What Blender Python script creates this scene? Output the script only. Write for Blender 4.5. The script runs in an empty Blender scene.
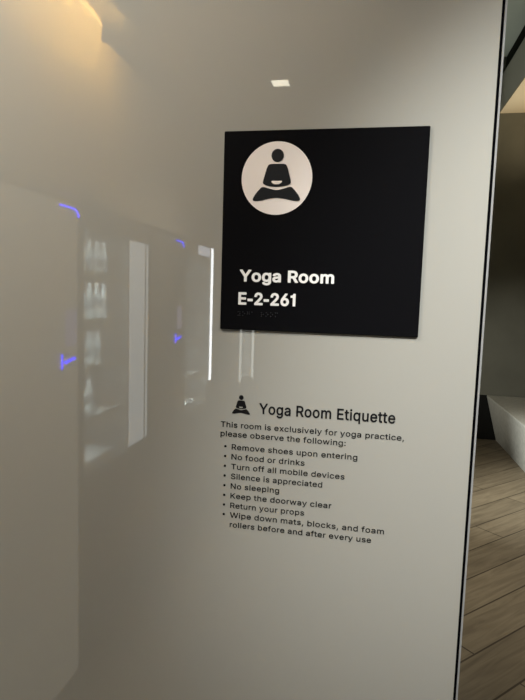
import bpy, bmesh, math, random
from mathutils import Vector, Matrix
random.seed(4)
sc = bpy.context.scene
COL = sc.collection
PI = math.pi

# ------------------------------------------------------------------ materials
def mat(name, col, rough=.5, spec=.5, metal=0, emit=None, estr=0, coat=0, coat_ior=1.5, coat_rough=.03, noise=0, nscale=20):
    m = bpy.data.materials.new(name); m.use_nodes = True
    nt = m.node_tree; b = nt.nodes['Principled BSDF']
    b.inputs['Base Color'].default_value = (*col, 1)
    b.inputs['Roughness'].default_value = rough
    b.inputs['Specular IOR Level'].default_value = spec
    b.inputs['Metallic'].default_value = metal
    b.inputs['Coat Weight'].default_value = coat
    b.inputs['Coat IOR'].default_value = coat_ior
    b.inputs['Coat Roughness'].default_value = coat_rough
    if emit:
        b.inputs['Emission Color'].default_value = (*emit, 1)
        b.inputs['Emission Strength'].default_value = estr
    if noise:
        tc = nt.nodes.new('ShaderNodeTexCoord'); n = nt.nodes.new('ShaderNodeTexNoise')
        n.inputs['Scale'].default_value = nscale; n.inputs['Detail'].default_value = 5
        nt.links.new(tc.outputs['Object'], n.inputs['Vector'])
        r = nt.nodes.new('ShaderNodeValToRGB')
        r.color_ramp.elements[0].position = .3; r.color_ramp.elements[1].position = .7
        r.color_ramp.elements[0].color = (*[c*(1-noise) for c in col], 1)
        r.color_ramp.elements[1].color = (*[min(1, c*(1+noise)) for c in col], 1)
        nt.links.new(n.outputs['Fac'], r.inputs['Fac'])
        nt.links.new(r.outputs['Color'], b.inputs['Base Color'])
    return m

def plank_mat():
    m = bpy.data.materials.new('oak_planks'); m.use_nodes = True
    nt = m.node_tree; b = nt.nodes['Principled BSDF']; N = nt.nodes.new; L = nt.links.new
    tc = N('ShaderNodeTexCoord'); mp = N('ShaderNodeMapping')
    mp.inputs['Rotation'].default_value = (0, 0, -PI/4)
    mp.inputs['Location'].default_value = (.35, -.185, 0)
    L(tc.outputs['Object'], mp.inputs['Vector'])
    br = N('ShaderNodeTexBrick')
    br.inputs['Scale'].default_value = 1; br.inputs['Brick Width'].default_value = 1.9
    br.inputs['Row Height'].default_value = .205; br.inputs['Mortar Size'].default_value = .0048
    br.inputs['Mortar Smooth'].default_value = .3; br.offset = .37; br.inputs['Bias'].default_value = 0
    br.inputs['Color1'].default_value = (.205, .168, .115, 1)
    br.inputs['Color2'].default_value = (.16, .131, .09, 1)
    br.inputs['Mortar'].default_value = (.055, .04, .026, 1)
    L(mp.outputs['Vector'], br.inputs['Vector'])
    # grain along the plank
    mg = N('ShaderNodeMapping'); mg.inputs['Scale'].default_value = (2.2, 22, 1)
    L(mp.outputs['Vector'], mg.inputs['Vector'])
    ng = N('ShaderNodeTexNoise'); ng.inputs['Scale'].default_value = 1.5; ng.inputs['Detail'].default_value = 8
    ng.inputs['Distortion'].default_value = .8
    L(mg.outputs['Vector'], ng.inputs['Vector'])
    rg = N('ShaderNodeValToRGB'); rg.color_ramp.elements[0].position = .32; rg.color_ramp.elements[1].position = .66
    rg.color_ramp.elements[0].color = (.72, .70, .68, 1); rg.color_ramp.elements[1].color = (1.12, 1.12, 1.1, 1)
    L(ng.outputs['Fac'], rg.inputs['Fac'])
    # knots
    vo = N('ShaderNodeTexVoronoi'); vo.inputs['Scale'].default_value = 2.7
    L(mp.outputs['Vector'], vo.inputs['Vector'])
    rk = N('ShaderNodeValToRGB'); rk.color_ramp.elements[0].position = .02; rk.color_ramp.elements[1].position = .06
    rk.color_ramp.elements[0].color = (.35, .3, .25, 1); rk.color_ramp.elements[1].color = (1, 1, 1, 1)
    L(vo.outputs['Distance'], rk.inputs['Fac'])
    m1 = N('ShaderNodeMix'); m1.data_type = 'RGBA'; m1.blend_type = 'MULTIPLY'; m1.inputs[0].default_value = 1
    L(br.outputs['Color'], m1.inputs[6]); L(rg.outputs['Color'], m1.inputs[7])
    m2 = N('ShaderNodeMix'); m2.data_type = 'RGBA'; m2.blend_type = 'MULTIPLY'; m2.inputs[0].default_value = 1
    L(m1.outputs[2], m2.inputs[6]); L(rk.outputs['Color'], m2.inputs[7])
    L(m2.outputs[2], b.inputs['Base Color'])
    b.inputs['Roughness'].default_value = .55; b.inputs['Specular IOR Level'].default_value = .3
    bp = N('ShaderNodeBump'); bp.inputs['Strength'].default_value = .25; bp.inputs['Distance'].default_value = .002
    L(br.outputs['Fac'], bp.inputs['Height']); bp.invert = True
    L(bp.outputs['Normal'], b.inputs['Normal'])
    return m

def glass_mat():
    m = bpy.data.materials.new('clear_glass'); m.use_nodes = True
    nt = m.node_tree; nt.nodes.clear(); N = nt.nodes.new; L = nt.links.new
    o = N('ShaderNodeOutputMaterial'); mx = N('ShaderNodeMixShader'); t = N('ShaderNodeBsdfTransparent')
    g = N('ShaderNodeBsdfGlossy'); g.inputs['Roughness'].default_value = .03
    mx.inputs[0].default_value = .06
    t.inputs['Color'].default_value = (.93, .96, .95, 1)
    L(t.outputs[0], mx.inputs[1]); L(g.outputs[0], mx.inputs[2]); L(mx.outputs[0], o.inputs['Surface'])
    return m

M = {}
M['wall_glass'] = mat('white_backpainted_glass', (.395, .386, .352), rough=.5, spec=0, coat=1, coat_ior=2.0, coat_rough=.006)
M['gasket'] = mat('black_gasket', (.0025, .0025, .003), .9, 0)
M['channel'] = mat('satin_aluminium', (.27, .27, .275), .6, .2)
M['sign'] = mat('matte_black_acrylic', (.0032, .0032, .0042), .8, .05)
M['disc'] = mat('pinkish_white_inlay', (.95, .87, .83), .6, .1)
M['letter'] = mat('white_raised_lettering', (.93, .92, .91), .6, .2)
M['figure'] = mat('black_figure_inlay', (.009, .01, .013), .6, .2)
M['vinyl'] = mat('black_vinyl', (.008, .008, .009), .6, .1)
M['braille'] = mat('black_braille', (.03, .03, .035), .3, .6)
M['floor'] = plank_mat()
M['hall_ceil'] = mat('hall_ceiling_paint', (.34, .33, .31), .9, .1)
M['hall_wall'] = mat('hall_wall_paint', (.42, .40, .36), .9, .1)
M['olive'] = mat('olive_grey_plaster', (.165, .165, .138), .85, .15, noise=.08, nscale=3)
M['room_ceil'] = mat('grey_green_ceiling', (.46, .49, .43), .85, .1)
M['soffit'] = mat('pale_soffit_plaster', (.56, .55, .49), .85, .1)
M['soffit_under'] = mat('cream_soffit_underside', (.62, .54, .40), .85, .1)
M['gap'] = mat('black_shadow_gap', (.03, .031, .027), .9, .05)
M['concrete'] = mat('pale_concrete', (.46, .455, .41), .65, .3, noise=.12, nscale=26)
M['shadebase'] = mat('black_shade_panel', (.012, .012, .011), .8, .1)  # near-black colour standing in for shade low on the far wall
M['cream'] = mat('cream_bulkhead', (.68, .61, .48), .8, .1)
M['warm_led'] = mat('warm_cove_led', (.9, .7, .4), .5, emit=(1, .62, .2), estr=6)
M['lamp'] = mat('downlight_lens', (.9, .9, .85), .5, emit=(1, .92, .72), estr=5.5)
M['white_metal'] = mat('white_metal', (.7, .7, .68), .4)
M['machine'] = mat('grey_machine_body', (.17, .17, .17), .45)
M['machine_dark'] = mat('dark_machine_front', (.22, .205, .18), .4)
M['liner'] = mat('cabinet_liner', (.10, .105, .105), .6)
M['shelf'] = mat('wire_shelf', (.75, .78, .78), .35)
M['bottle'] = mat('clear_plastic_bottle', (.72, .78, .78), .12, .8)
M['bottle_label'] = mat('bottle_label', (.20, .23, .25), .5)
M['cap'] = mat('white_bottle_cap', (.85, .86, .86), .4)
M['glass'] = glass_mat()
M['lit_front'] = mat('backlit_warm_front', (.3, .28, .23), .4, emit=(1, .90, .70), estr=.26)
M['panel_light'] = mat('lit_side_panel', (.8, .82, .84), .5, emit=(.86, .95, 1), estr=.95)
M['tube'] = mat('white_led_tube', (.9, .9, .9), .5, emit=(.93, .97, 1), estr=7)
M['tube_soft'] = mat('soft_white_led_tube', (.9, .9, .9), .5, emit=(.95, 1, .95), estr=1.5)
M['blue_led'] = mat('blue_led', (.05, .05, .6), .5, emit=(.0, .0, 1), estr=9)
M['lilac'] = mat('lilac_display', (.3, .28, .45), .3, emit=(.55, .5, .85), estr=.5)
M['header_light'] = mat('lit_header', (.8, .82, .85), .5, emit=(.8, .85, 1), estr=1.6)

# ------------------------------------------------------------------ mesh helpers
def box(bm, x0, x1, y0, y1, z0, z1, bev=0):
    v = [bm.verts.new((x, y, z)) for x in (x0, x1) for y in (y0, y1) for z in (z0, z1)]
    f = [bm.faces.new([v[i] for i in q]) for q in ((0,1,3,2),(4,6,7,5),(0,4,5,1),(2,3,7,6),(0,2,6,4),(1,5,7,3))]
    if bev:
        e = list({e for q in f for e in q.edges})
        bmesh.ops.bevel(bm, geom=e, offset=bev, segments=2, affect='EDGES')
    return bm

def prism(bm, pts, d0, d1, axis='y'):
    """closed 2D outline pushed from d0 to d1 along axis; pts are (x,z) for y, (y,z) for x, (x,y) for z"""
    def P(p, d):
        return (p[0], d, p[1]) if axis == 'y' else ((d, p[0], p[1]) if axis == 'x' else (p[0], p[1], d))
    a = [bm.verts.new(P(p, d0)) for p in pts]; b = [bm.verts.new(P(p, d1)) for p in pts]
    n = len(pts)
    bm.faces.new(a); bm.faces.new(b[::-1])
    for i in range(n):
        bm.faces.new((a[i], b[i], b[(i+1) % n], a[(i+1) % n]))
    return bm

def lathe(bm, prof, n=14):
    rings = []
    for r, z in prof:
        rings.append([bm.verts.new((r*math.cos(2*PI*i/n), r*math.sin(2*PI*i/n), z)) for i in range(n)])
    for a, b in zip(rings, rings[1:]):
        for i in range(n):
            bm.faces.new((a[i], a[(i+1) % n], b[(i+1) % n], b[i]))
    bm.faces.new(rings[0][::-1]); bm.faces.new(rings[-1])
    return bm

def tube(bm, pts, r, n=8):
    pts = [Vector(p) for p in pts]; rings = []
    for i, p in enumerate(pts):
        d = (pts[min(i+1, len(pts)-1)] - pts[max(i-1, 0)]).normalized()
        a = d.orthogonal().normalized() if i == 0 else (ra - d*ra.dot(d)).normalized()
        ra = a; b = d.cross(a)
        rings.append([bm.verts.new(p + r*(math.cos(2*PI*k/n)*a + math.sin(2*PI*k/n)*b)) for k in range(n)])
    for a, b in zip(rings, rings[1:]):
        for k in range(n):
            bm.faces.new((a[k], a[(k+1) % n], b[(k+1) % n], b[k]))
    bm.faces.new(rings[0][::-1]); bm.faces.new(rings[-1])
    return bm

def obj(name, bm, m, parent=None, smooth=False):
    bmesh.ops.recalc_face_normals(bm, faces=bm.faces)
    me = bpy.data.meshes.new(name); bm.to_mesh(me); bm.free()
    me.materials.append(M[m])
    if smooth:
        for p in me.polygons: p.use_smooth = True
    o = bpy.data.objects.new(name, me); COL.objects.link(o)
    if parent:
        o.parent = parent
        o.matrix_parent_inverse = Matrix.Translation(parent.location).inverted() @ Matrix.Identity(4)
    return o

def B(*a, **k): return box(bmesh.new(), *a, **k)

def thing(name, label, cat, loc=(0, 0, 0), group=None):
    o = bpy.data.objects.new(name, None); COL.objects.link(o); o.location = loc
    o.empty_display_size = .05
    return tag(o, label, cat, group)

def tag(o, label, cat, group=None):
    o['label'] = label; o['category'] = cat
    if group: o['group'] = group
    return o

def struct(name, bm, m):
    o = obj(name, bm, m); o['kind'] = 'structure'; return o

def smooth_closed(pts, n=6):
    """Catmull-Rom through a closed outline"""
    out = []; k = len(pts)
    for i in range(k):
        p0, p1, p2, p3 = (Vector(pts[(i+j-1) % k]) for j in range(4))
        for s in range(n):
            t = s/n
            out.append(tuple(.5*((2*p1) + (p2-p0)*t + (2*p0-5*p1+4*p2-p3)*t*t + (3*p1-p0-3*p2+p3)*t**3)))
    return out

import json
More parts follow.
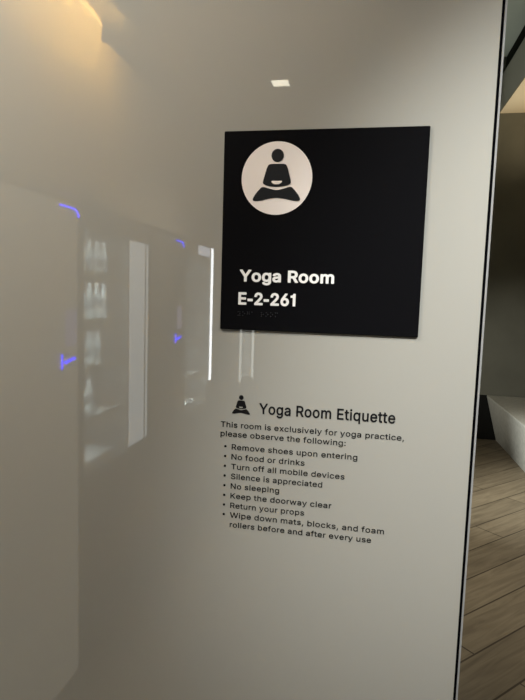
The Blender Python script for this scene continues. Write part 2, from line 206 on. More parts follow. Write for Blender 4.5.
# letter outlines for a bold and a text weight: advance, closed contours as x,y,x,y... in thousandths of the type size
GLYPHS = json.loads(r"""{"bold":{" ":[188,[]],"-":[262,[[32,139,17,148,11,164,11,234,17,249,27,257,37,259,227,259,239,254,248,244,251,234,251,164,247,152,237,142,222,138]]],"1":[330,[[159,-26,144,-17,138,-1,137,349,59,351,44,356,37,364,33,374,34,429,39,441,49,449,119,462,144,484,155,519,162,529,169,534,179,536,234,536,249,529,256,519,258,509,257,-6,249,-20,234,-27]]],"2":[425,[[58,-26,47,-21,38,-6,37,49,40,59,261,299,287,339,291,354,293,374,288,399,281,409,270,419,243,431,208,432,187,424,168,409,157,384,153,354,148,346,142,339,128,335,58,336,46,344,39,359,42,399,54,439,73,471,98,498,128,519,163,534,203,542,238,543,273,537,311,524,337,509,360,489,377,469,392,444,401,419,407,389,408,359,404,334,388,291,363,249,312,189,214,84,398,82,410,74,416,59,416,-1,414,-11,403,-23,388,-27]]],"6":[425,[[203,-33,163,-24,128,-8,94,17,69,47,51,82,40,122,37,162,42,207,58,257,87,312,232,527,248,536,328,535,338,530,345,522,349,512,346,497,241,342,288,335,322,322,353,302,381,272,401,237,412,197,416,157,411,112,400,77,384,47,363,22,338,0,308,-17,278,-28,238,-34],[207,77,238,76,263,85,283,103,297,132,300,167,292,197,283,212,273,222,248,235,213,237,188,229,178,222,166,207,155,182,152,147,160,117,179,92,193,83]]],"E":[419,[[54,-26,39,-17,33,-1,33,509,38,524,49,534,59,536,369,536,384,533,397,519,399,499,398,444,392,434,384,428,369,425,153,424,153,314,364,311,375,304,382,289,382,229,380,219,374,210,359,202,154,202,152,199,152,89,154,84,374,84,384,82,396,74,402,59,402,-1,397,-16,389,-23,374,-27]]],"R":[449,[[54,-26,39,-17,33,-1,33,509,35,519,44,531,59,536,244,536,294,530,319,524,344,513,374,494,399,469,419,434,431,399,435,369,435,334,431,304,423,279,412,254,398,234,379,215,352,194,451,14,455,4,453,-11,444,-21,429,-27,354,-27,339,-23,328,-11,231,169,154,171,152,164,152,-1,150,-11,142,-21,129,-27],[152,284,154,282,249,283,274,287,294,296,311,314,317,339,316,374,306,399,284,416,259,423,153,424]]],"Y":[472,[[195,-26,181,-16,176,-1,176,199,-7,494,-11,504,-9,519,0,531,15,536,90,536,100,534,109,529,235,324,363,529,380,536,455,536,465,534,475,527,480,518,482,504,478,494,295,199,295,-1,293,-11,285,-21,270,-27]]],"a":[389,[[139,-35,104,-28,74,-15,49,2,29,25,14,50,5,80,3,115,9,150,17,170,29,188,44,203,64,216,89,228,119,237,244,256,249,260,245,280,234,294,219,301,199,304,174,302,147,290,134,278,119,255,109,249,99,247,29,267,16,280,14,295,27,325,45,350,69,373,99,391,134,403,174,410,214,410,254,403,289,389,319,368,342,340,357,305,364,260,364,-5,356,-20,339,-27,274,-27,264,-24,249,-12,224,-24,199,-32,169,-36],[146,75,164,72,184,73,204,78,219,86,234,99,244,115,249,135,248,150,164,139,144,134,129,127,120,115,120,95,129,83]]],"g":[425,[[178,-177,148,-172,123,-165,93,-151,72,-137,48,-114,30,-87,24,-72,27,-57,36,-47,73,-25,93,-15,103,-14,118,-20,146,-52,168,-65,203,-70,238,-67,261,-57,276,-42,283,-22,283,1,253,-13,233,-19,198,-22,163,-20,133,-12,108,-1,83,14,62,33,42,58,28,83,19,108,11,143,7,178,8,218,13,253,22,283,41,323,67,358,98,384,133,401,173,410,218,410,253,403,283,386,298,402,308,406,378,405,393,395,399,378,399,-12,397,-42,389,-72,378,-97,359,-122,338,-140,313,-156,283,-167,248,-175,213,-178],[183,88,203,86,223,88,238,92,250,98,261,108,271,123,282,158,285,183,284,213,280,238,273,258,263,275,250,288,233,298,218,302,183,301,168,295,159,288,139,263,131,243,125,223,124,173,127,153,134,133,141,118,153,104,168,94]]],"m":[610,[[47,-26,32,-17,26,-1,26,379,28,389,37,401,52,406,117,405,130,399,137,389,167,403,187,410,212,413,237,412,257,408,282,398,301,384,317,368,322,367,351,389,382,404,417,412,452,412,482,407,507,397,532,380,553,359,565,339,574,319,581,294,584,264,584,-1,582,-11,572,-22,557,-27,492,-27,479,-21,471,-11,469,-1,468,269,462,284,452,294,437,301,417,303,397,300,382,293,370,279,363,259,362,-1,360,-11,352,-21,337,-27,272,-27,257,-21,249,-11,247,-1,246,269,240,284,231,294,217,301,197,303,177,299,160,289,149,274,142,255,141,-1,139,-11,131,-21,117,-27]]],"o":[415,[[183,-34,143,-26,103,-7,68,21,44,51,26,86,13,126,7,176,9,226,19,271,33,306,56,341,83,369,113,389,153,404,193,411,233,410,273,401,313,383,346,356,368,329,389,291,402,246,408,201,406,151,397,106,380,66,358,34,331,6,303,-13,263,-28,228,-34],[182,76,203,73,223,74,238,78,252,86,268,101,277,116,290,156,291,206,287,231,278,256,268,274,256,286,241,296,223,302,188,301,173,296,159,286,138,260,126,221,124,171,133,126,141,111,153,95,168,83]]]},"text":{" ":[188,[]],",":[188,[[37,-126,32,-123,32,-115,62,75,72,78,137,78,142,75,143,65,91,-120,87,-125,82,-126]]],"-":[262,[[37,158,31,164,31,214,31,234,37,239,222,239,230,234,231,164,227,159]]],"1":[330,[[164,-7,158,-1,157,369,59,371,54,374,53,379,53,424,59,431,129,445,163,474,176,514,229,516,234,515,238,509,238,-1,234,-6,229,-7]]],"2":[425,[[63,-7,57,-1,58,51,278,289,304,329,311,349,313,369,311,389,307,404,299,419,288,431,276,439,258,447,238,452,218,453,198,450,183,445,168,436,155,424,140,399,136,384,133,359,128,355,63,356,60,359,59,364,61,389,66,414,73,433,89,459,113,484,138,501,168,514,198,521,233,523,268,518,303,506,323,494,347,474,363,454,377,429,385,404,388,379,386,349,381,324,362,284,329,239,281,184,168,64,388,64,396,59,396,-1,393,-5,388,-7]]],"6":[425,[[203,-13,163,-3,133,12,103,36,83,62,67,97,59,132,57,172,63,207,78,252,108,307,246,512,253,516,323,516,328,512,329,507,326,502,198,317,243,321,288,314,323,299,353,274,377,242,391,202,396,157,391,112,381,82,367,57,348,35,323,14,298,0,268,-10,238,-14],[205,57,223,55,243,56,273,68,288,79,301,92,309,107,317,127,320,147,319,172,315,192,309,207,300,222,288,236,268,249,253,255,233,258,213,257,193,253,178,246,163,235,152,222,142,207,135,187,132,167,133,142,137,122,143,107,153,91,168,75,188,63]]],":":[188,[[84,-10,69,-5,53,10,44,30,44,50,51,70,64,83,84,93,104,93,124,85,140,70,147,50,147,30,139,12,124,-3,104,-10],[84,265,69,270,53,285,44,305,44,325,51,345,64,359,84,368,104,368,124,360,140,345,147,325,147,305,139,287,124,272,104,265]]],"E":[419,[[59,-7,53,-1,54,513,59,516,374,516,379,509,379,499,379,454,378,449,374,445,133,444,133,294,354,293,361,289,362,284,362,229,359,224,354,222,134,222,132,219,132,69,134,64,374,64,379,62,382,54,382,-1,379,-5]]],"K":[467,[[59,-7,53,-1,54,513,59,516,124,516,129,514,132,509,131,274,134,266,169,308,359,514,364,516,452,514,455,509,453,504,253,289,254,284,454,5,456,-1,454,-4,449,-7,368,-6,199,231,194,230,132,164,132,-1,129,-5]]],"N":[523,[[59,-7,53,-1,54,513,59,516,140,514,354,178,389,119,393,124,392,509,394,514,399,516,467,514,470,509,470,4,467,-6,383,-6,197,284,129,399,132,299,132,-1,129,-5,124,-7]]],"R":[449,[[59,-7,53,-1,54,513,59,516,259,515,299,509,339,493,359,480,377,464,400,429,413,389,416,339,408,294,388,254,364,229,324,204,434,4,434,-2,429,-7,349,-6,243,189,134,191,132,184,132,-1,129,-5,124,-7],[132,264,134,262,254,263,284,269,309,282,328,304,337,339,337,364,334,384,329,399,319,414,294,434,264,443,234,445,133,444]]],"S":[447,[[197,-15,162,-10,132,0,102,14,77,34,59,55,42,85,34,115,32,141,37,144,107,143,122,101,132,88,147,76,162,68,187,60,212,56,237,56,262,60,282,66,302,77,317,89,330,105,336,120,339,140,335,160,321,180,292,199,157,240,122,256,91,275,67,300,53,325,46,355,46,390,53,420,68,450,87,473,112,492,142,508,177,518,217,523,257,521,287,516,317,505,344,490,367,471,384,450,398,425,405,400,407,375,402,371,337,371,331,375,326,395,319,410,297,432,277,442,257,449,237,451,212,452,187,447,167,440,152,432,140,420,129,405,124,390,122,370,125,355,130,345,140,335,167,316,212,300,312,271,342,256,367,240,391,215,406,190,414,160,414,120,407,90,392,61,372,36,347,16,316,0,277,-11,237,-16]]],"T":[449,[[191,-7,186,-1,184,444,31,445,26,449,25,454,26,513,31,516,36,516,421,514,424,509,424,499,424,454,421,447,416,445,265,444,264,-1,261,-5,256,-7]]],"W":[686,[[155,-7,150,-5,148,-1,10,504,9,509,12,514,80,516,85,515,89,509,175,179,190,110,195,107,299,509,305,516,384,514,387,509,468,199,490,106,495,112,596,509,600,515,605,516,670,516,675,513,676,504,535,-4,530,-7,455,-7,450,-5,448,-1,345,385,340,387,324,319,237,-1,230,-7]]],"Y":[472,[[200,-6,196,-1,196,204,11,504,10,513,15,516,95,514,205,335,235,281,375,513,380,516,459,514,462,509,460,504,275,204,275,-1,272,-6,265,-7]]],"a":[389,[[139,-15,109,-8,79,5,59,20,39,45,28,70,23,100,25,130,32,155,44,175,59,189,99,211,144,222,244,235,260,240,269,250,268,270,264,285,254,303,239,314,219,322,199,324,169,321,141,310,124,297,106,270,99,267,39,284,34,290,35,295,48,320,64,342,89,363,114,376,149,386,184,391,219,390,254,382,284,369,309,350,327,325,339,294,344,255,344,0,339,-7,274,-6,270,0,269,33,244,9,214,-7,179,-15],[143,55,169,52,199,55,224,65,244,80,259,100,267,120,269,140,268,175,149,156,124,147,109,136,103,125,100,115,99,100,102,85,109,74,119,65]]],"b":[424,[[207,-14,182,-8,162,2,142,16,122,40,119,31,117,-4,112,-7,52,-7,47,-4,46,506,47,513,52,516,112,516,120,511,122,339,147,366,167,379,182,385,202,389,227,391,257,389,277,384,317,366,346,341,371,306,387,266,396,211,395,151,384,101,376,81,362,56,332,22,297,-1,257,-13,232,-15],[197,56,217,54,242,56,262,63,277,74,292,89,304,106,313,131,319,156,321,191,319,221,313,246,304,271,291,291,274,306,257,316,237,322,217,323,197,321,177,314,162,304,147,289,136,271,128,251,123,226,120,196,121,166,126,136,134,111,146,91,159,76,177,64]]],"c":[396,[[183,-14,148,-6,113,10,83,35,62,61,45,91,32,131,27,176,29,221,37,261,51,296,70,326,98,355,128,374,158,385,193,391,233,390,258,385,278,378,298,368,318,355,337,336,352,316,363,296,369,276,363,270,303,255,298,257,288,279,276,296,263,307,248,315,223,322,198,323,178,319,158,311,140,296,125,276,115,256,107,231,103,201,104,166,109,136,118,111,133,87,153,68,178,57,203,53,233,56,263,69,283,89,298,121,303,124,363,109,368,106,370,101,358,71,343,47,324,26,303,11,275,-4,248,-11,218,-15]]],"d":[424,[[173,-14,133,-3,99,16,69,46,48,81,35,121,27,176,31,236,43,281,63,321,89,351,118,373,158,387,203,391,243,385,276,366,303,338,304,511,308,515,313,516,373,516,379,511,379,506,378,-4,368,-7,313,-7,308,-5,306,1,306,36,303,41,282,16,248,-6,213,-14],[182,56,203,54,223,56,243,62,260,71,273,84,285,101,296,126,302,151,305,181,304,211,299,241,291,266,279,286,263,303,243,315,223,321,203,323,183,321,163,314,148,305,133,290,120,271,112,251,106,226,103,196,104,166,110,136,119,111,130,91,143,76,163,63]]],"e":[404,[[188,-14,148,-6,118,7,88,29,65,56,45,91,34,126,28,166,28,211,34,251,48,291,65,321,88,348,118,369,148,383,183,390,223,390,263,382,293,369,323,346,343,323,361,291,372,256,377,216,377,166,373,162,368,162,105,161,107,136,118,106,133,85,153,68,178,57,203,53,233,55,263,65,283,82,303,111,363,99,369,96,372,91,363,66,346,41,328,23,303,6,283,-4,253,-11,223,-15],[105,231,108,228,153,228,293,228,298,228,301,231,289,271,268,300,254,311,238,318,203,323,168,317,153,309,138,298,124,281,115,266]]],"f":[254,[[80,-7,74,-1,74,314,70,320,5,320,0,323,-1,379,5,386,70,386,74,389,75,444,80,469,95,497,120,519,145,530,175,536,210,536,235,531,245,528,249,524,250,519,233,464,225,461,210,466,190,467,170,463,159,454,150,434,150,387,232,384,235,379,235,329,234,324,230,320,150,319,149,-1,145,-6,140,-7]]],"g":[425,[[183,-157,133,-147,93,-128,78,-116,60,-97,47,-77,44,-67,88,-40,103,-34,133,-67,148,-77,168,-86,193,-90,218,-90,238,-87,258,-81,283,-65,298,-42,304,-17,304,48,303,50,278,24,258,11,238,3,208,-2,173,-1,143,5,114,18,85,38,66,58,51,83,38,113,31,143,27,178,28,213,33,248,41,278,58,314,83,346,108,367,143,383,188,391,218,390,238,386,253,381,274,368,288,356,303,338,306,343,306,378,308,384,313,386,373,386,379,378,379,-7,377,-37,370,-67,361,-87,343,-109,323,-126,303,-138,278,-148,248,-155,218,-158],[181,68,203,66,228,68,248,74,263,83,278,98,289,113,302,153,305,183,304,213,299,243,290,268,278,288,263,304,243,316,223,322,203,323,183,321,163,315,148,306,133,291,122,273,111,248,106,228,103,198,104,168,109,143,119,118,131,98,143,86,163,74]]],"h":[410,[[52,-7,46,-1,46,509,52,516,112,516,117,515,121,509,122,342,144,364,172,381,202,389,242,390,272,385,302,373,327,353,347,324,358,294,363,259,364,-1,361,-6,352,-7,297,-7,292,-6,289,-1,289,234,286,264,275,289,257,309,237,318,207,322,177,317,154,304,135,284,125,259,121,229,121,-1,117,-6,112,-7]]],"i":[167,[[50,-6,46,-1,46,379,50,385,55,386,115,386,121,379,121,-1,115,-7],[65,439,50,449,38,464,34,484,39,504,50,518,65,528,85,531,105,526,120,515,130,499,133,479,129,464,118,449,102,439,85,436]]],"k":[381,[[52,-7,46,-1,46,509,52,516,112,516,117,515,121,509,122,223,280,384,357,386,364,384,367,379,362,371,214,219,211,214,377,4,379,-1,372,-7,290,-6,152,167,123,139,121,134,121,-1,117,-6,112,-7]]],"l":[172,[[52,-7,46,-1,46,509,52,516,117,516,122,515,126,509,126,-1,122,-6,117,-7]]],"m":[610,[[52,-7,46,-1,46,379,49,384,116,384,119,379,119,349,122,345,147,369,177,386,207,392,242,391,267,383,287,370,303,354,317,330,344,359,377,381,412,391,447,393,477,387,502,377,522,363,539,344,548,329,556,309,563,269,564,-1,561,-6,497,-7,492,-6,489,-1,489,254,487,274,480,294,466,309,442,320,417,323,392,320,371,309,353,289,345,269,342,244,342,-1,339,-6,332,-7,270,-6,267,-1,266,274,258,294,242,311,222,320,197,323,172,319,147,305,131,284,124,264,121,239,121,-1,117,-6,112,-7]]],"n":[410,[[52,-7,46,-1,47,383,52,386,116,384,119,379,119,349,122,342,138,359,157,374,177,383,202,389,227,391,257,389,287,380,307,369,327,352,344,329,354,309,361,279,364,239,362,-4,357,-7,297,-7,292,-6,289,-1,289,234,286,264,275,289,257,309,237,318,207,322,177,317,154,304,135,284,125,259,121,229,121,-1,117,-6,112,-7]]],"o":[415,[[183,-14,148,-6,113,10,83,35,59,66,41,101,31,141,27,186,30,226,38,266,54,301,74,331,100,356,128,374,163,386,198,391,238,389,273,380,303,365,333,341,356,311,373,276,383,241,388,196,386,151,377,111,362,76,343,47,318,22,293,5,258,-9,218,-15],[180,56,203,53,228,55,248,61,263,70,278,83,292,101,301,121,309,151,312,181,311,211,305,241,296,266,284,286,268,302,248,315,228,321,208,323,188,321,168,316,152,306,136,291,122,271,113,251,107,226,103,196,104,166,108,141,116,116,127,96,143,77,158,65]]],"p":[424,[[52,-150,46,-144,46,381,52,386,112,386,119,381,119,346,122,338,137,356,152,369,172,381,192,388,217,391,247,390,277,384,302,375,332,355,357,328,376,296,389,256,396,211,396,166,390,121,376,81,355,46,327,18,292,-3,257,-13,217,-15,182,-8,147,12,122,40,121,-144,117,-149,112,-150],[197,56,217,54,242,56,262,63,277,74,292,89,304,106,313,131,319,156,321,191,319,221,313,246,304,271,291,291,274,306,257,316,237,322,217,323,197,321,177,314,162,304,147,289,136,271,128,251,123,226,120,196,121,166,126,136,134,111,146,91,159,76,177,64]]],"q":[424,[[308,-149,304,-144,303,42,301,36,276,11,258,0,238,-9,218,-14,193,-15,148,-9,108,9,78,35,53,71,37,111,29,151,27,201,32,246,44,286,63,321,88,351,113,370,148,385,173,390,198,391,223,389,243,385,276,366,303,337,306,341,306,376,308,384,313,386,373,386,379,381,379,-144,373,-150],[182,56,203,54,223,56,243,62,260,71,273,84,285,101,296,126,302,151,305,181,304,211,299,241,291,266,279,286,263,303,243,315,223,321,203,323,183,321,163,314,148,305,133,290,120,271,112,251,106,226,103,196,104,166,110,136,119,111,130,91,143,76,163,63]]],"r":[259,[[52,-7,46,-1,47,383,52,386,116,384,119,379,119,354,122,349,147,372,177,387,207,392,247,389,250,384,250,374,250,324,247,317,242,315,197,319,167,311,142,294,131,279,125,264,121,239,121,-1,117,-6,112,-7]]],"s":[365,[[160,-14,110,-4,90,6,70,20,54,36,41,56,32,81,30,98,35,101,95,114,100,109,112,81,130,64,160,54,195,53,225,60,250,76,257,86,260,96,259,116,248,131,230,142,125,169,100,180,75,196,56,216,46,236,41,261,41,291,48,316,60,336,79,356,100,371,125,382,155,389,185,391,215,389,240,384,260,377,292,356,306,341,319,321,329,296,330,286,325,283,265,271,247,301,230,316,205,325,175,325,145,317,125,302,119,291,116,281,119,261,130,247,145,239,255,209,280,198,300,186,319,166,331,146,337,121,337,91,331,66,320,46,303,26,280,9,255,-3,225,-11,190,-15]]],"t":[227,[[150,-10,123,-5,100,6,80,23,67,45,61,65,58,85,58,315,55,320,5,320,-1,325,0,383,5,386,55,386,58,390,58,470,60,475,65,478,125,478,131,475,133,390,135,386,205,386,211,380,211,325,206,320,135,320,133,315,133,95,138,70,150,60,170,57,205,60,209,55,220,0,215,-5,195,-10]]],"u":[410,[[162,-11,127,-3,92,17,69,44,53,79,46,129,47,383,52,386,112,386,117,385,121,379,121,144,124,114,134,89,152,70,172,61,202,57,232,62,256,74,272,93,285,119,289,149,289,379,292,385,297,386,361,384,364,379,362,-4,357,-7,294,-6,291,-1,291,29,287,37,262,12,232,-4,197,-11]]],"v":[389,[[161,-7,156,-1,127,74,11,374,11,383,16,386,81,386,86,386,91,379,178,139,191,98,196,89,218,159,301,384,375,384,378,379,377,374,231,-4,226,-7]]],"w":[567,[[137,-7,131,-1,73,189,17,374,16,379,19,384,87,386,92,383,149,184,167,111,172,108,196,204,247,384,252,386,320,384,323,379,368,219,397,100,418,184,473,379,477,385,482,386,549,384,552,379,551,374,433,-6,367,-7,362,-4,287,264,282,273,206,-1,202,-6,197,-7]]],"x":[379,[[20,-7,14,-1,16,4,146,194,24,374,22,379,25,384,100,386,105,383,166,289,190,247,227,309,278,384,356,384,359,379,357,374,235,194,234,189,363,4,365,-1,362,-6,283,-6,220,89,190,139,185,135,159,89,95,-5]]],"y":[389,[[71,-151,46,-146,40,-141,56,-81,61,-79,101,-82,111,-79,121,-72,137,-51,155,-1,11,374,11,383,16,386,81,386,86,386,91,379,176,144,191,97,196,93,218,159,301,384,375,384,378,379,377,374,210,-61,196,-91,174,-121,141,-143,106,-151]]]},"head":{" ":[188,[]],"E":[419,[[56,-15,48,-9,45,1,45,506,47,516,52,521,61,524,371,524,380,521,387,511,387,451,383,441,376,438,141,436,141,301,361,300,366,296,370,286,370,231,366,219,356,214,141,213,140,76,141,73,146,72,381,71,387,66,390,56,390,1,387,-9,376,-15]]],"R":[449,[[56,-15,48,-9,45,1,45,506,47,516,52,521,61,524,251,524,301,516,341,501,376,476,400,446,410,426,418,401,424,351,418,301,411,281,399,256,386,239,371,224,336,201,442,6,443,-4,440,-9,434,-14,426,-15,346,-13,338,-4,238,181,146,183,140,181,140,-4,136,-10,126,-15],[140,271,256,271,286,278,306,290,321,309,330,341,328,376,321,396,315,406,292,426,266,434,236,437,141,437]]],"Y":[472,[[197,-14,191,-9,188,1,188,201,186,206,3,501,1,511,3,516,8,521,17,524,92,524,102,519,237,299,267,352,372,521,382,524,452,524,462,522,470,511,468,501,285,206,283,201,283,1,280,-9,274,-14,267,-15]]],"a":[389,[[141,-23,111,-17,81,-5,56,12,38,32,24,57,16,87,16,122,22,152,31,171,46,189,64,202,91,216,141,230,241,243,256,247,261,252,261,257,257,282,248,297,231,309,206,316,176,315,161,311,141,301,126,287,111,264,101,259,36,277,29,282,26,294,40,322,56,345,81,367,106,381,141,393,176,398,216,398,251,392,286,377,314,357,332,332,347,297,352,252,352,-3,346,-12,341,-14,276,-15,269,-13,264,-8,261,13,236,-6,206,-18,176,-23],[149,62,171,60,196,63,216,70,236,84,248,97,258,117,261,132,261,162,256,166,161,150,136,144,118,132,110,122,108,112,107,97,110,87,123,72]]],"e":[404,[[190,-22,150,-15,115,0,85,21,61,48,40,83,27,118,20,163,20,208,25,248,38,288,57,323,80,351,115,377,145,390,180,398,220,398,260,391,293,378,325,355,350,328,366,298,378,263,385,223,386,168,382,158,370,154,114,153,113,148,119,123,125,109,135,95,160,73,185,64,225,62,255,70,269,78,279,88,295,115,305,120,370,105,378,98,380,93,378,83,361,48,341,23,320,7,290,-9,260,-18,225,-23],[114,238,120,236,155,236,285,236,291,238,280,271,260,297,235,311,205,315,185,313,170,309,145,294,125,268]]],"g":[425,[[180,-165,130,-155,105,-144,82,-130,61,-110,45,-90,36,-70,39,-60,81,-35,100,-26,111,-30,140,-63,165,-76,205,-82,230,-80,250,-75,275,-61,288,-45,295,-20,296,25,265,6,245,-3,220,-9,185,-10,155,-6,130,2,100,17,75,36,55,60,41,85,29,115,22,145,19,180,20,215,25,250,33,280,50,316,76,350,105,374,140,390,185,399,230,396,262,385,280,374,295,360,298,365,299,385,305,392,315,394,375,394,385,386,387,375,387,-10,385,-40,377,-70,365,-94,349,-115,330,-131,305,-146,280,-156,245,-163,215,-166],[187,75,210,74,230,77,245,82,260,91,274,105,283,120,295,160,296,215,292,240,283,265,274,280,260,296,240,308,220,314,200,315,180,312,165,307,150,297,136,280,127,265,117,240,113,220,111,195,113,165,118,140,127,120,136,105,151,90,169,80]]],"i":[167,[[47,-14,41,-9,38,1,38,381,42,389,52,394,117,394,127,386,129,376,129,-4,126,-9,117,-15],[67,430,47,441,32,458,26,476,29,501,38,516,57,533,77,539,102,536,122,525,136,506,141,486,139,466,127,447,112,435,92,429]]],"m":[610,[[49,-15,41,-9,38,1,38,376,40,386,44,391,54,394,114,394,125,386,129,365,154,384,184,396,214,401,244,399,264,393,284,383,303,366,319,345,344,370,374,388,409,399,449,400,479,395,504,385,524,371,544,350,556,331,564,311,572,266,572,1,569,-8,564,-13,554,-15,494,-15,484,-9,481,-4,479,271,474,287,463,301,444,311,419,315,394,312,374,302,360,286,352,266,350,246,349,-4,344,-12,334,-15,274,-15,264,-11,259,1,258,271,253,286,239,303,223,311,199,315,174,311,154,300,139,282,131,261,129,236,129,-4,124,-11,114,-15]]],"o":[415,[[185,-22,145,-14,110,3,78,28,54,58,38,88,25,128,19,173,21,223,29,263,43,298,65,333,90,359,120,379,155,393,195,399,230,398,270,390,305,374,335,350,358,323,377,288,390,248,396,198,394,153,386,113,372,78,351,43,325,17,295,-3,260,-16,225,-22],[185,63,205,61,225,62,245,68,260,78,275,92,287,108,295,128,301,153,304,178,303,208,297,238,288,263,276,283,260,298,245,308,225,314,205,315,185,313,170,308,155,298,140,285,129,268,121,248,114,223,111,193,112,168,116,143,124,118,135,98,150,81,165,70]]],"q":[424,[[305,-157,299,-152,296,-142,295,17,260,-9,230,-20,185,-23,140,-14,103,3,74,28,49,63,30,108,21,153,19,203,25,248,37,288,55,324,80,355,110,377,145,392,185,399,210,399,235,395,265,383,295,359,298,363,299,383,301,388,310,394,375,394,384,388,386,383,387,-147,384,-152,375,-158],[188,63,210,62,230,65,245,72,260,82,274,98,282,113,291,138,296,163,297,193,295,223,289,248,281,268,267,288,250,303,235,310,215,314,195,315,175,311,160,304,145,292,134,278,123,258,117,238,112,213,111,183,114,153,119,133,129,108,140,91,155,77,170,68]]],"t":[227,[[147,-18,122,-13,97,-2,77,15,62,37,54,57,50,82,50,307,47,312,2,312,-5,317,-8,322,-8,385,2,394,47,394,50,397,50,472,55,482,62,486,132,485,137,481,141,472,142,395,207,394,216,387,219,382,219,327,215,317,207,312,147,312,142,311,141,307,141,97,144,77,152,68,172,65,202,69,214,62,227,7,227,-3,222,-10,202,-16,177,-19]]],"u":[410,[[159,-19,121,-9,87,11,72,26,62,41,46,76,41,101,38,131,38,376,40,386,49,394,64,394,114,394,122,391,127,386,129,376,129,141,132,116,139,96,158,76,179,67,204,65,229,70,254,84,268,101,278,126,281,151,281,376,283,386,294,394,354,394,364,392,370,386,372,376,372,1,369,-8,359,-15,294,-15,284,-6,283,11,279,16,254,-2,224,-15,194,-20]]]}}""")

def text_mesh(body, x0, x1, z, cap, yfront, depth, weight='text', track=20):
    """lettering standing on the wall plane: baseline z, from x0 to x1, capital height cap"""
    cu = bpy.data.curves.new('t', 'CURVE'); cu.dimensions = '2D'; cu.fill_mode = 'BOTH'
    cu.extrude = .5
    G = GLYPHS[weight]; pen = 0
    for ch in body:
        adv, contours = G[ch]
        for ct in contours:
            k = len(ct)//2
            sp = cu.splines.new('POLY'); sp.points.add(k-1); sp.use_cyclic_u = True
            for i in range(k):
                sp.points[i].co = ((ct[2*i]+pen)/1000, ct[2*i+1]/1000, 0, 1)
        pen += adv + track
    ob = bpy.data.objects.new('t', cu); COL.objects.link(ob)
    dg = bpy.context.evaluated_depsgraph_get(); dg.update()
    me = bpy.data.meshes.new_from_object(ob.evaluated_get(dg))
    ez = G['E'][1][0][1::2]; lo, hz = min(ez)/1000, (max(ez)-min(ez))/1000
    xs = [v.co.x for v in me.vertices]; zs = [v.co.z for v in me.vertices]
    a, b = min(xs), max(xs); d0 = min(zs); dd = max(zs)-d0
    for v in me.vertices:
        v.co = (x0 + (v.co.x-a)/(b-a)*(x1-x0), yfront + depth*(1-(v.co.z-d0)/dd), z + (v.co.y-lo)/hz*cap)
    bm = bmesh.new(); bm.from_mesh(me)
    bpy.data.objects.remove(ob); bpy.data.meshes.remove(me)
    bmesh.ops.remove_doubles(bm, verts=bm.verts, dist=1e-7)
    return bm

# ------------------------------------------------------------------ the setting
EDGE = .1325
struct('floor', B(-2.6, 3.2, -6.6, 5.9, -.06, 0), 'floor')
struct('wall_front', B(-1.95, EDGE, 0, .014, 0, 2.57), 'wall_glass')            # white glass partition
struct('trim_1', B(EDGE, EDGE+.0034, .0008, .014, 0, 2.57), 'gasket')
struct('trim_2', B(EDGE+.0034, EDGE+.0056, 0, .016, 0, 2.57), 'channel')
struct('ceiling', B(-2.6, 3.2, -6.6, 0, 2.57, 2.68), 'hall_ceil')
struct('wall_header', B(-2.6, 3.2, 0, .06, 2.57, 4.16), 'hall_wall')
struct('ceiling.001', B(-2.6, 3.2, .06, 5.9, 4.08, 4.16), 'room_ceil')
struct('wall_far', B(-2.6, 3.2, 5.6, 5.9, .5, 4.08), 'olive')
struct('shaded_base_far', B(-2.6, 3.2, 5.6, 5.9, 0, .5), 'shadebase')  # shade at the wall's foot, painted as a black panel up to bench height
struct('wall_right', B(3.0, 3.2, -6.6, 5.6, 0, 4.08), 'hall_wall')
struct('wall_left', B(-2.6, -1.95, -6.6, 5.6, 0, 4.08), 'hall_wall')
struct('wall_rear', B(-1.95, 3.0, -6.6, -6.4, 0, 2.57), 'hall_wall')
# dropped soffit in the far room with a dark recess above its side
struct('trim_3', B(1.30, 3.0, .3, 5.6, 3.90, 4.08), 'gap')
struct('ceiling.002', B(1.27, 3.0, .3, 5.6, 3.53, 3.90), 'soffit')
struct('ceiling.003', B(1.27, 3.0, .3, 5.6, 3.51, 3.53), 'soffit_under')

# bulkhead above the machines with a rounded warm end, cove light along its top
def arc(cx, cy, r, a0, a1, n=10):
    return [(cx+r*math.cos(a0+(a1-a0)*i/n), cy+r*math.sin(a0+(a1-a0)*i/n)) for i in range(n+1)]
pts = [(-1.95, -.0), (-1.06, -.0)] + arc(-1.06-.15, -1.47+.15, .15, 0, -PI/2) + [(-1.95, -1.47)]
struct('wall_bulkhead', prism(bmesh.new(), pts, 1.86, 2.545, 'z'), 'cream')
struct('wall_bulkhead.001', B(-1.95, -1.10, -2.80, -1.475, 1.86, 2.53), 'cream')
struct('wall_bulkhead.002', B(-1.95, -1.02, -6.4, -2.80, 2.16, 2.57), 'hall_wall')
struct('wall_bulkhead.003', B(-1.95, -1.10, -6.4, -2.80, 1.86, 2.16), 'hall_wall')
cl = thing('cove_light', 'warm amber cove light strip curving along the top of the cream bulkhead', 'light', (-1.1, -.7, 2.545))
obj('diffuser', prism(bmesh.new(), [(-1.5, -.02)]+pts[1:-1]+[(-1.5, -1.47)], 2.546, 2.552, 'z'), 'warm_led', cl)
pts[0] = (-1.6, 0); pts[-1] = (-1.6, -1.47)
obj('housing', prism(bmesh.new(), pts, 2.552, 2.57, 'z'), 'cream', cl)

# ------------------------------------------------------------------ bench in the far room
bm = prism(bmesh.new(), [(1.348, .5), (1.362, .5), (2.99, .5), (2.99, 0), (1.475, 0), (1.348, .484)], .9, 5.59, 'y')
bench = tag(obj('bench', bm, 'concrete'), 'pale concrete bench with an undercut sloping front, on the plank floor past the glass panel', 'bench')

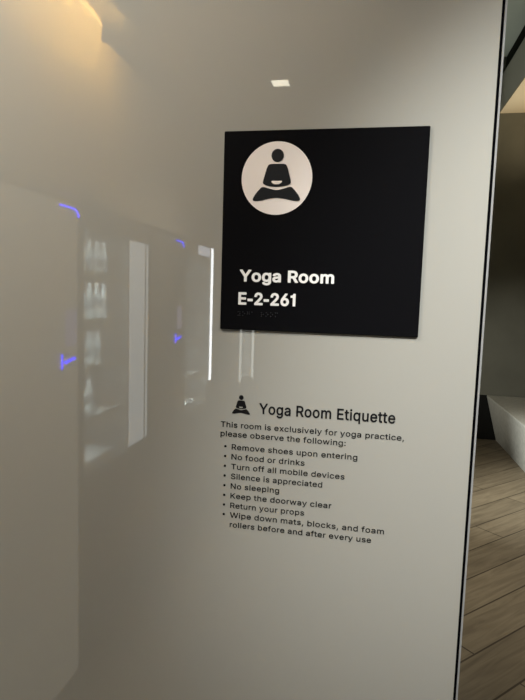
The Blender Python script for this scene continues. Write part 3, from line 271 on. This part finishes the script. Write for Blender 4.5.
# ------------------------------------------------------------------ the room sign
SL, SR, ST, SB_ = -.1868, .0623, 1.7238, 1.4752
T = .003
sign = thing('room_sign', 'square black room sign with white raised lettering and round pictogram on white glass wall', 'sign', (-.0625, 0, SB_))
obj('sign_plate', B(SL, SR, -T, 0, SB_, ST, bev=.0006), 'sign', sign)
cx, cz, rr = -.1185, 1.6655, .0445
n = 64
disc = obj('pictogram_disc', prism(bmesh.new(), [(cx+rr*math.cos(2*PI*i/n), cz+rr*math.sin(2*PI*i/n)) for i in range(n)], -T-.0005, -T, 'y'), 'disc', sign)
disc['label'] = 'pinkish white round disc'

def figure(ox, oz, s, yf, yb, m, parent, lens_mat):
    """seated meditating figure: head, torso with a pale lap gap, folded legs; ox,oz = centre of the torso's foot"""
    P = lambda a: [(ox+s*x, oz+s*z) for x, z in a]
    f = 32
    bm = bmesh.new()
    prism(bm, P([(7.7*math.cos(2*PI*i/f), 37.2+7.9*math.sin(2*PI*i/f)) for i in range(f)]), yf, yb)
    h = obj('figure_head', bm, m, parent)
    bm = bmesh.new()
    prism(bm, P(smooth_closed([(-9.5, 26.6), (0, 27.1), (9.5, 26.6), (12.6, 23), (15, 15), (17.3, 6.5), (16.8, 3), (11, .6), (0, -.6), (-11, .6), (-16.8, 3), (-17.3, 6.5), (-15, 15), (-12.6, 23)])), yf, yb)
    t = obj('figure_torso', bm, m, parent)
    bm = bmesh.new()
    prism(bm, P(smooth_closed([(-6.3, 6.3), (0, 6.4), (6.3, 6.3), (5.8, 4.2), (3.2, 2.6), (0, 2.4), (-3.2, 2.6), (-5.8, 4.2)], 4)), yf-.0003, yf)
    obj('lap_gap', bm, lens_mat, t)
    bm = bmesh.new()
    prism(bm, P(smooth_closed([(-17.5, -.8), (-10, -2.6), (0, -4.6), (10, -2.6), (17.5, -.8), (22, -4), (27, -10), (29.8, -15.5), (28, -17.8), (20, -17.4), (10, -15.2), (0, -14), (-10, -15.2), (-20, -17.4), (-28, -17.8), (-29.8, -15.5), (-27, -10), (-22, -4)])), yf, yb)
    obj('figure_legs', bm, m, parent)
figure(-.118, 1.6558, .001, -T-.0010, -T-.0005, 'figure', sign, 'disc')
obj('room_name', text_mesh('Yoga Room', -.1622, -.0420, 1.5372, .0152, -T-.0009, .0009, weight='bold'), 'letter', sign)
obj('room_number', text_mesh('E-2-261', -.1632, -.0892, 1.5076, .0160, -T-.0009, .0009, weight='bold'), 'letter', sign)
# braille line
bm = bmesh.new()
cells = {'y': (1,3,4,5,6), 'o': (1,3,5), 'g': (1,2,4,5), 'a': (1,), 'r': (1,2,3,5), 'm': (1,3,4)}
x = -.163
for ch in 'yoga room':
    for d in cells.get(ch, ()):
        px = x + (.0023 if d > 3 else 0); pz = 1.4985 - .0023*((d-1) % 3)
        bmesh.ops.create_uvsphere(bm, u_segments=8, v_segments=5, radius=.0006, matrix=Matrix.Translation((px, -T-.0001, pz)))
    x += .0061
obj('braille', bm, 'braille', sign)

# ------------------------------------------------------------------ the vinyl lettering below it
YF, DP = -.0004, .0004
ety = thing('wall_lettering', 'black vinyl yoga etiquette rules with small seated figure, below the black sign', 'lettering', (-.06, 0, 1.21))
figure(-.1565, 1.3712, .00040, YF, 0, 'vinyl', ety, 'wall_glass')
obj('heading', text_mesh('Yoga Room Etiquette', -.1320, .0412, 1.3660, .0143, YF, DP, weight='head'), 'vinyl', ety)
CAP = .0074
for s, x0, x1, z in [('This room is exclusively for yoga practice,', -.1835, .0530, 1.3450), ('please observe the following:', -.1835, -.0185, 1.3325)]:
    obj('intro_line', text_mesh(s, x0, x1, z, CAP, YF, DP), 'vinyl', ety)
rules = [('Remove shoes upon entering', -.003), ('No food or drinks', -.0700), ('Turn off all mobile devices', -.018), ('Silence is appreciated', -.046),
         ('No sleeping', -.102), ('Keep the doorway clear', -.033), ('Return your props', -.068), ('Wipe down mats, blocks, and foam', .0350), ('rollers before and after every use', .0195)]
for i, (s, x1) in enumerate(rules):
    z = 1.3152 - .01340*i
    l = obj('rule_line', text_mesh(s, -.1678, x1, z, CAP, YF, DP), 'vinyl', ety)
    if i < 8:
        bx = -.1765
        obj('bullet', prism(bmesh.new(), [(bx+.0016*math.cos(2*PI*k/16), z+.0038+.0016*math.sin(2*PI*k/16)) for k in range(16)], YF, 0), 'vinyl', l)

# ------------------------------------------------------------------ machines along the hall (seen as reflections in the glass)
COOL = 3.0
SHELF_TOPS = [1.755, 1.566, 1.376, 1.186, .976]
FX = -1.06; BX = -1.90
def cooler(y0, y1, label, strips, tubes, glass_y, header=None):
    """glass fronted drinks machine; y0 is the side nearest the glass wall"""
    t = thing('vending_machine', label, 'vending machine', (FX-.4, (y0+y1)/2, 0))
    ya, yb = min(y0, y1), max(y0, y1)
    bm = bmesh.new()
    box(bm, BX, FX-.02, ya, yb, 0, .76); box(bm, BX, FX-.02, ya, yb, 1.775, 1.83)
    box(bm, BX, FX-.02, ya, ya+.03, .76, 1.775); box(bm, BX, FX-.02, yb-.03, yb, .76, 1.775)
    box(bm, BX, BX+.03, ya+.03, yb-.03, .76, 1.775)
    obj('cabinet', bm, 'machine', t)
    bm = bmesh.new()
    box(bm, -1.47, -1.46, ya+.03, yb-.03, .76, 1.775)
    obj('liner', bm, 'liner', t)
    g0, g1 = glass_y                                          # g0 < g1
    bm = bmesh.new()
    box(bm, FX-.02, FX, ya, yb, .02, .79, bev=.004); box(bm, FX-.02, FX, ya, yb, 1.75, 1.83, bev=.004)
    box(bm, FX-.02, FX, g1, yb, .79, 1.75)
    for a, b in strips_gaps(ya, g0, strips): box(bm, FX-.02, FX, a, b, .79, 1.75)
    door = obj('door_frame', bm, 'machine', t)
    obj('door_glass', B(FX-.012, FX-.008, g0, g1, .79, 1.75), 'glass', door)
    for a, b, m in strips:
        obj('light_panel', B(FX-.018, FX+.002, a, b, .80, 1.748), m, door)
    for y, za, zb, m, r in tubes:
        obj('led_tube', tube(bmesh.new(), [(FX+.004, y, za), (FX+.004, y, zb)], r), m, door)
    if header:
        obj('lit_header', B(FX-.004, FX+.004, *header), 'header_light', door)
    obj('delivery_flap', B(FX, FX+.008, ya+.12, yb-.12, .3, .48, bev=.003), 'machine_dark', t)
    for z in SHELF_TOPS:
        l = bpy.data.lights.new('bulb', 'AREA'); l.shape = 'RECTANGLE'; l.size = g1-g0-.02; l.size_y = .016; l.energy = COOL; l.color = (.93, .98, 1)
        o = bpy.data.objects.new('bulb', l); COL.objects.link(o)
        o.matrix_world = Matrix.Translation((FX-.045, (g0+g1)/2, z)) @ Matrix(((0, -.8, .6), (1, 0, 0), (0, .6, .8))).to_4x4()
        o.parent = t; o.matrix_parent_inverse = Matrix.Translation(t.location).inverted()
    obj('interior_lamp', B(-1.10, FX-.035, g0+.01, g1-.01, 1.755, 1.770), 'tube_soft', t)
    return t
def strips_gaps(lo, hi, strips):
    out = []; c = lo
    for a, b, _ in sorted(strips):
        if a > c+1e-4: out.append((c, a))
        c = b
    if hi > c+1e-4: out.append((c, hi))
    return out

SHELVES = [1.575, 1.385, 1.195, .985, .80]
def shelves(t, g0, g1):
    for z in SHELVES:
        bm = bmesh.new()
        box(bm, -1.455, FX-.03, g0, g1, z-.006, z)
        box(bm, FX-.036, FX-.028, g0, g1, z-.012, z+.022)
        obj('shelf', bm, 'shelf', t)

v1 = cooler(-1.19, -1.85, 'grey glass-front drinks machine with a wide lit side panel and five shelves of bottles', [(-1.785, -1.615, 'panel_light'), (-1.825, -1.805, 'panel_light')], [], (-1.60, -1.215))
shelves(v1, -1.60, -1.215)
v2 = cooler(-2.36, -2.99, 'grey glass-front drinks machine with one bright white vertical light tube', [], [(-2.915, .925, 1.828, 'tube', .011)], (-2.86, -2.40), header=(-2.86, -2.62, 1.765, 1.825))
shelves(v2, -2.86, -2.40)
v3 = cooler(-3.35, -4.42, 'wide grey cooler with two thin soft white light tubes, farthest along the hall', [], [(-3.83, .77, 1.75, 'tube_soft', .012), (-4.33, .74, 1.75, 'tube_soft', .016)], (-4.25, -3.90))

bot = None
def bottle_proto():
    t = bpy.data.objects.new('drink_bottle', None); COL.objects.link(t); t.empty_display_size = .03
    bm = lathe(bmesh.new(), [(.022, 0), (.027, .004), (.027, .05), (.0255, .055), (.0255, .088), (.027, .093), (.026, .105), (.018, .125), (.0125, .136), (.0125, .142)], 14)
    b = obj('bottle_body', bm, 'bottle', t, True)
    l = obj('bottle_label', lathe(bmesh.new(), [(.0266, .052), (.0268, .054), (.0268, .089), (.0266, .091)], 14), 'bottle_label', t, True)
    c = obj('cap', lathe(bmesh.new(), [(.0145, .138), (.0145, .152), (.013, .155)], 14), 'cap', t, True)
    return t
proto = bottle_proto(); first = [True]
def put_bottle(x, y, z, label, group, s=1):
    if first[0]: r = proto; first[0] = False
    else:
        r = proto.copy(); COL.objects.link(r)
        for ch in list(proto.children):
            c = ch.copy(); COL.objects.link(c); c.parent = r
    r.location = (x, y, z); r.scale = (.66, .66, s)
    tag(r, label, 'bottle', group)
NM = ['topmost', 'second', 'third', 'fourth', 'lowest']
for k, (z, cnt) in enumerate(zip(SHELVES, (6, 6, 5, 4, 1))):
    for j in range(cnt):
        put_bottle(FX-.10, -1.247-.0635*j, z+.0005, 'clear drink bottle on the %s shelf of the machine with the wide lit panel' % NM[k], 'bottles on the %s shelf' % NM[k], (1.0, 1.06, .95, .98, .9)[k])
for k, z in enumerate(SHELVES[:4]):
    for j in range(3 if k % 2 else 2):
        put_bottle(FX-.10, -2.435-.07*j, z+.0005, 'clear drink bottle on the %s shelf of the machine with the bright light tube' % NM[k], 'bottles on the %s shelf by the light tube' % NM[k], 1.0)

def snack(y0, y1, label, front='machine_dark'):
    """dark fronted machine with blue light trim and a lilac display; y1 is its far side"""
    t = thing('vending_machine', label, 'vending machine', (FX-.4, (y0+y1)/2, 0))
    obj('cabinet', B(BX, FX-.03, y1, y0, 0, 1.83, bev=.01), 'machine', t)
    d = obj('front_panel', B(FX-.03, FX-.002, y1, y0, .004, 1.83, bev=.012), front, t)
    pts = [(FX+.002, y1+.13-.011*i, 1.812 - .0011*i*0) for i in range(9)] + [(FX+.002, y1+.042-.035*math.sin(a), 1.812-.03*(1-math.cos(a))) for a in (.3, .6, .9, 1.2, 1.5)]
    obj('blue_trim_light', tube(bmesh.new(), pts, .0035), 'blue_led', d)
    obj('display', B(FX-.002, FX+.003, y1+.025, y1+.095, 1.315, 1.447, bev=.001), 'lilac', d)
    bm = bmesh.new()
    tube(bm, [(FX+.003, y1+.125, 1.235), (FX+.003, y1+.125, 1.29)], .0035)
    tube(bm, [(FX+.003, y1+.105, 1.258), (FX+.003, y1+.04, 1.268)], .006)
    obj('coin_slot_light', bm, 'blue_led', d)
    obj('delivery_flap', B(FX-.002, FX+.006, y1+.12, y0-.05, .14, .34, bev=.002), front, d)
    return t
snack(-.05, -1.185, 'vending machine with softly lit tan front and blue trim light, nearest the glass wall', 'lit_front')
snack(-1.93, -2.35, 'narrow dark-fronted vending machine with blue trim light, between two glass-front machines')

# ------------------------------------------------------------------ lamps: one mirrored in the glass, the rest added to light the scene
def downlight(x, y, zc, label, energy, aim, color, size=.08, spot=55, blend=.8, group=None, lens='lamp', name='ceiling_downlight'):
    t = thing(name, label, 'light', (x, y, zc), group)
    s = size/2
    bm = bmesh.new()
    for a in ((-s-.008, -s, -s-.008, s+.008), (s, s+.008, -s-.008, s+.008), (-s, s, -s-.008, -s), (-s, s, s, s+.008)):
        box(bm, x+a[0], x+a[1], y+a[2], y+a[3], zc-.006, zc)
    obj('trim_ring', bm, 'white_metal', t)
    if lens:
        obj('lens', B(x-s, x+s, y-s, y+s, zc-.003, zc), lens, t)
    if energy:
        l = bpy.data.lights.new('bulb', 'SPOT'); l.energy = energy; l.color = color
        l.spot_size = math.radians(spot); l.spot_blend = blend; l.shadow_soft_size = .035
        o = bpy.data.objects.new('bulb', l); COL.objects.link(o)
        o.location = (0, 0, -.03); o.parent = t
        d = Vector(aim) - Vector((x, y, zc-.03))
        o.rotation_euler = d.to_track_quat('-Z', 'Y').to_euler()
    return t
WARM = (1, .90, .74); NEUT = (1, .955, .87)
downlight(-.474, -2.061, 2.57, 'small square ceiling downlight mirrored above the black sign', 40, (-.474, -2.061, 0), WARM, size=.082, spot=120)
downlight(.62, -.95, 2.57, 'added square ceiling downlight aimed at the right edge of the glass wall', 182, (.22, 0, 1.48), (.97, .985, .95), spot=32, blend=1)  # unseen lamp, added for the bright pool on the glass
downlight(-.88, -.60, 2.57, 'added square ceiling downlight at the left by the cream bulkhead, right before the glass wall', 67, (-.50, 0, 1.85), (1, .94, .83), size=.078, spot=85, blend=1)  # unseen lamp, added to brighten the left of the glass
downlight(-.45, -3.7, 2.57, 'added square ceiling downlight halfway down the hall', 40, (-.45, -3.7, 0), WARM, size=.078, spot=120)  # unseen, added for ambient light in the hall
downlight(-.45, -5.3, 2.57, 'added square ceiling downlight at the end of the hall', 40, (-.45, -5.3, 0), WARM, size=.078, spot=120)  # another unseen lamp added to lift the hall's ambient light
t = thing('fill_washer', 'added slim warm linear wall washer on the ceiling in front of the cream bulkhead', 'light', (-.88, -1.10, 2.57))  # unseen bar, added to give the bulkhead its warm glow
bm = B(-.885, -.875, -1.43, -.77, 2.532, 2.57); box(bm, -.95, -.885, -1.43, -.77, 2.564, 2.57); box(bm, -.95, -.885, -1.43, -1.425, 2.545, 2.564)
obj('housing', bm, 'gasket', t)
l = bpy.data.lights.new('bulb', 'AREA'); l.shape = 'RECTANGLE'; l.size = .62; l.size_y = .014; l.energy = 11; l.color = (1, .62, .16)
o = bpy.data.objects.new('bulb', l); COL.objects.link(o); o.parent = t
o.location = (-.010, 0, -.018)
o.rotation_euler = Matrix(((0, 0, 1), (1, 0, 0), (0, 1, 0))).to_euler()
downlight(.2, 2.6, 4.08, 'added square ceiling downlight aimed at the concrete bench', 410, (1.15, 2.9, .0), (1, .93, .78), spot=64, blend=1)  # added out of view to light the bench and planks
downlight(-.9, 3.3, 4.08, 'added square ceiling downlight aimed at the side of the soffit', 300, (1.3, 3.7, 3.7), NEUT, spot=48, blend=1)  # added out of view to brighten the soffit side
def sconce(label, loc, half, bulbs):
    t = thing('fill_sconce', label, 'light', loc)
    x, y, z = loc
    bm = bmesh.new()
    for p in ((x-.07, x-.06, y-half, y+half, z-.06, z+.06), (x+.06, x+.07, y-half, y+half, z-.06, z+.06), (x-.06, x+.06, y-half, y-half+.01, z-.06, z+.06), (x-.06, x+.06, y+half-.01, y+half, z-.06, z+.06)):
        box(bm, *p)
    obj('shade', bm, 'white_metal', t)
    for e, aim, col, ang in bulbs:
        l = bpy.data.lights.new('bulb', 'SPOT'); l.energy = e; l.color = col; l.spot_size = math.radians(ang); l.spot_blend = 1; l.shadow_soft_size = .04
        o = bpy.data.objects.new('bulb', l); COL.objects.link(o); o.parent = t
        up = 1 if aim[2] > z else -1
        o.location = (0, 0, .07*up)
        o.rotation_euler = (Vector(aim)-Vector((x, y, z+.07*up))).to_track_quat('-Z', 'Y').to_euler()
sconce('added warm wall uplight on the right wall above the bench', (2.92, 4.5, 2.2), .15, [(150, (1.5, 5.0, 3.51), (1, .80, .52), 60)])  # unseen fitting, added to warm the soffit's underside
sconce('added white wall sconce on the left wall of the far room, shining down at the bench', (-1.87, 2.2, 1.9), .15, [(850, (1.45, 3.7, .25), (.97, 1, .95), 30), (380, (1.7, 5.6, .80), (1, .97, .85), 26)])  # unseen fitting, added to lift the bench front and lower far wall

t = thing('fill_floor_lamp', 'added slim floor lamp shining up at the ceiling, on the planks behind the glass wall', 'lamp', (.75, 5.3, 0))  # unseen lamp, added to brighten the far room's ceiling
def at_base(bm):
    bmesh.ops.translate(bm, verts=bm.verts, vec=(.75, 5.3, 0)); return bm
obj('base', at_base(lathe(bmesh.new(), [(.13, 0), (.13, .012), (.03, .025), (.012, .03)], 28)), 'machine_dark', t, True)
obj('pole', at_base(lathe(bmesh.new(), [(.010, .025), (.010, 1.6)], 14)), 'machine_dark', t, True)
obj('lamp_shade', at_base(lathe(bmesh.new(), [(.03, 1.58), (.06, 1.62), (.10, 1.72), (.098, 1.722), (.055, 1.63), (.03, 1.61)], 28)), 'white_metal', t, True)
l = bpy.data.lights.new('bulb', 'SPOT'); l.energy = 46; l.color = (.95, 1, .90); l.spot_size = math.radians(62); l.spot_blend = 1; l.shadow_soft_size = .04
o = bpy.data.objects.new('bulb', l); COL.objects.link(o); o.parent = t; o.location = (0, 0, 1.76)
o.rotation_euler = (Vector((1.0, 4.8, 4.08))-Vector((.75, 5.3, 1.76))).to_track_quat('-Z', 'Y').to_euler()

w = bpy.data.worlds.new('World'); sc.world = w; w.use_nodes = True
w.node_tree.nodes['Background'].inputs[0].default_value = (.5, .5, .48, 1)
w.node_tree.nodes['Background'].inputs[1].default_value = .05

# ------------------------------------------------------------------ camera
yaw, pitch, roll, D, F = -.188468976, -.100222658, .0308462661, .6826827, 540.42
cy, sy, cp, sp = math.cos(yaw), math.sin(yaw), math.cos(pitch), math.sin(pitch)
fwd = Vector((sy*cp, cy*cp, sp)); r0 = Vector((cy, -sy, 0)); u0 = r0.cross(fwd)
c, s = math.cos(roll), math.sin(roll)
r = c*r0 + s*u0; u = -s*r0 + c*u0
cam = bpy.data.cameras.new('Camera'); co = bpy.data.objects.new('Camera', cam); COL.objects.link(co)
mw = Matrix((r, u, -fwd)).transposed().to_4x4(); mw.translation = (0, -D, 1.52)
co.matrix_world = mw
cam.sensor_fit = 'VERTICAL'; cam.sensor_height = 36; cam.lens = F*36/700
cam.clip_start = .02
sc.camera = co
sc.cycles.use_adaptive_sampling = False
vs = sc.view_settings
sc.display_settings.display_device = 'sRGB'
vs.view_transform = 'Standard'; vs.look = 'None'; vs.gamma = 1; vs.exposure = 0; vs.use_curve_mapping = False
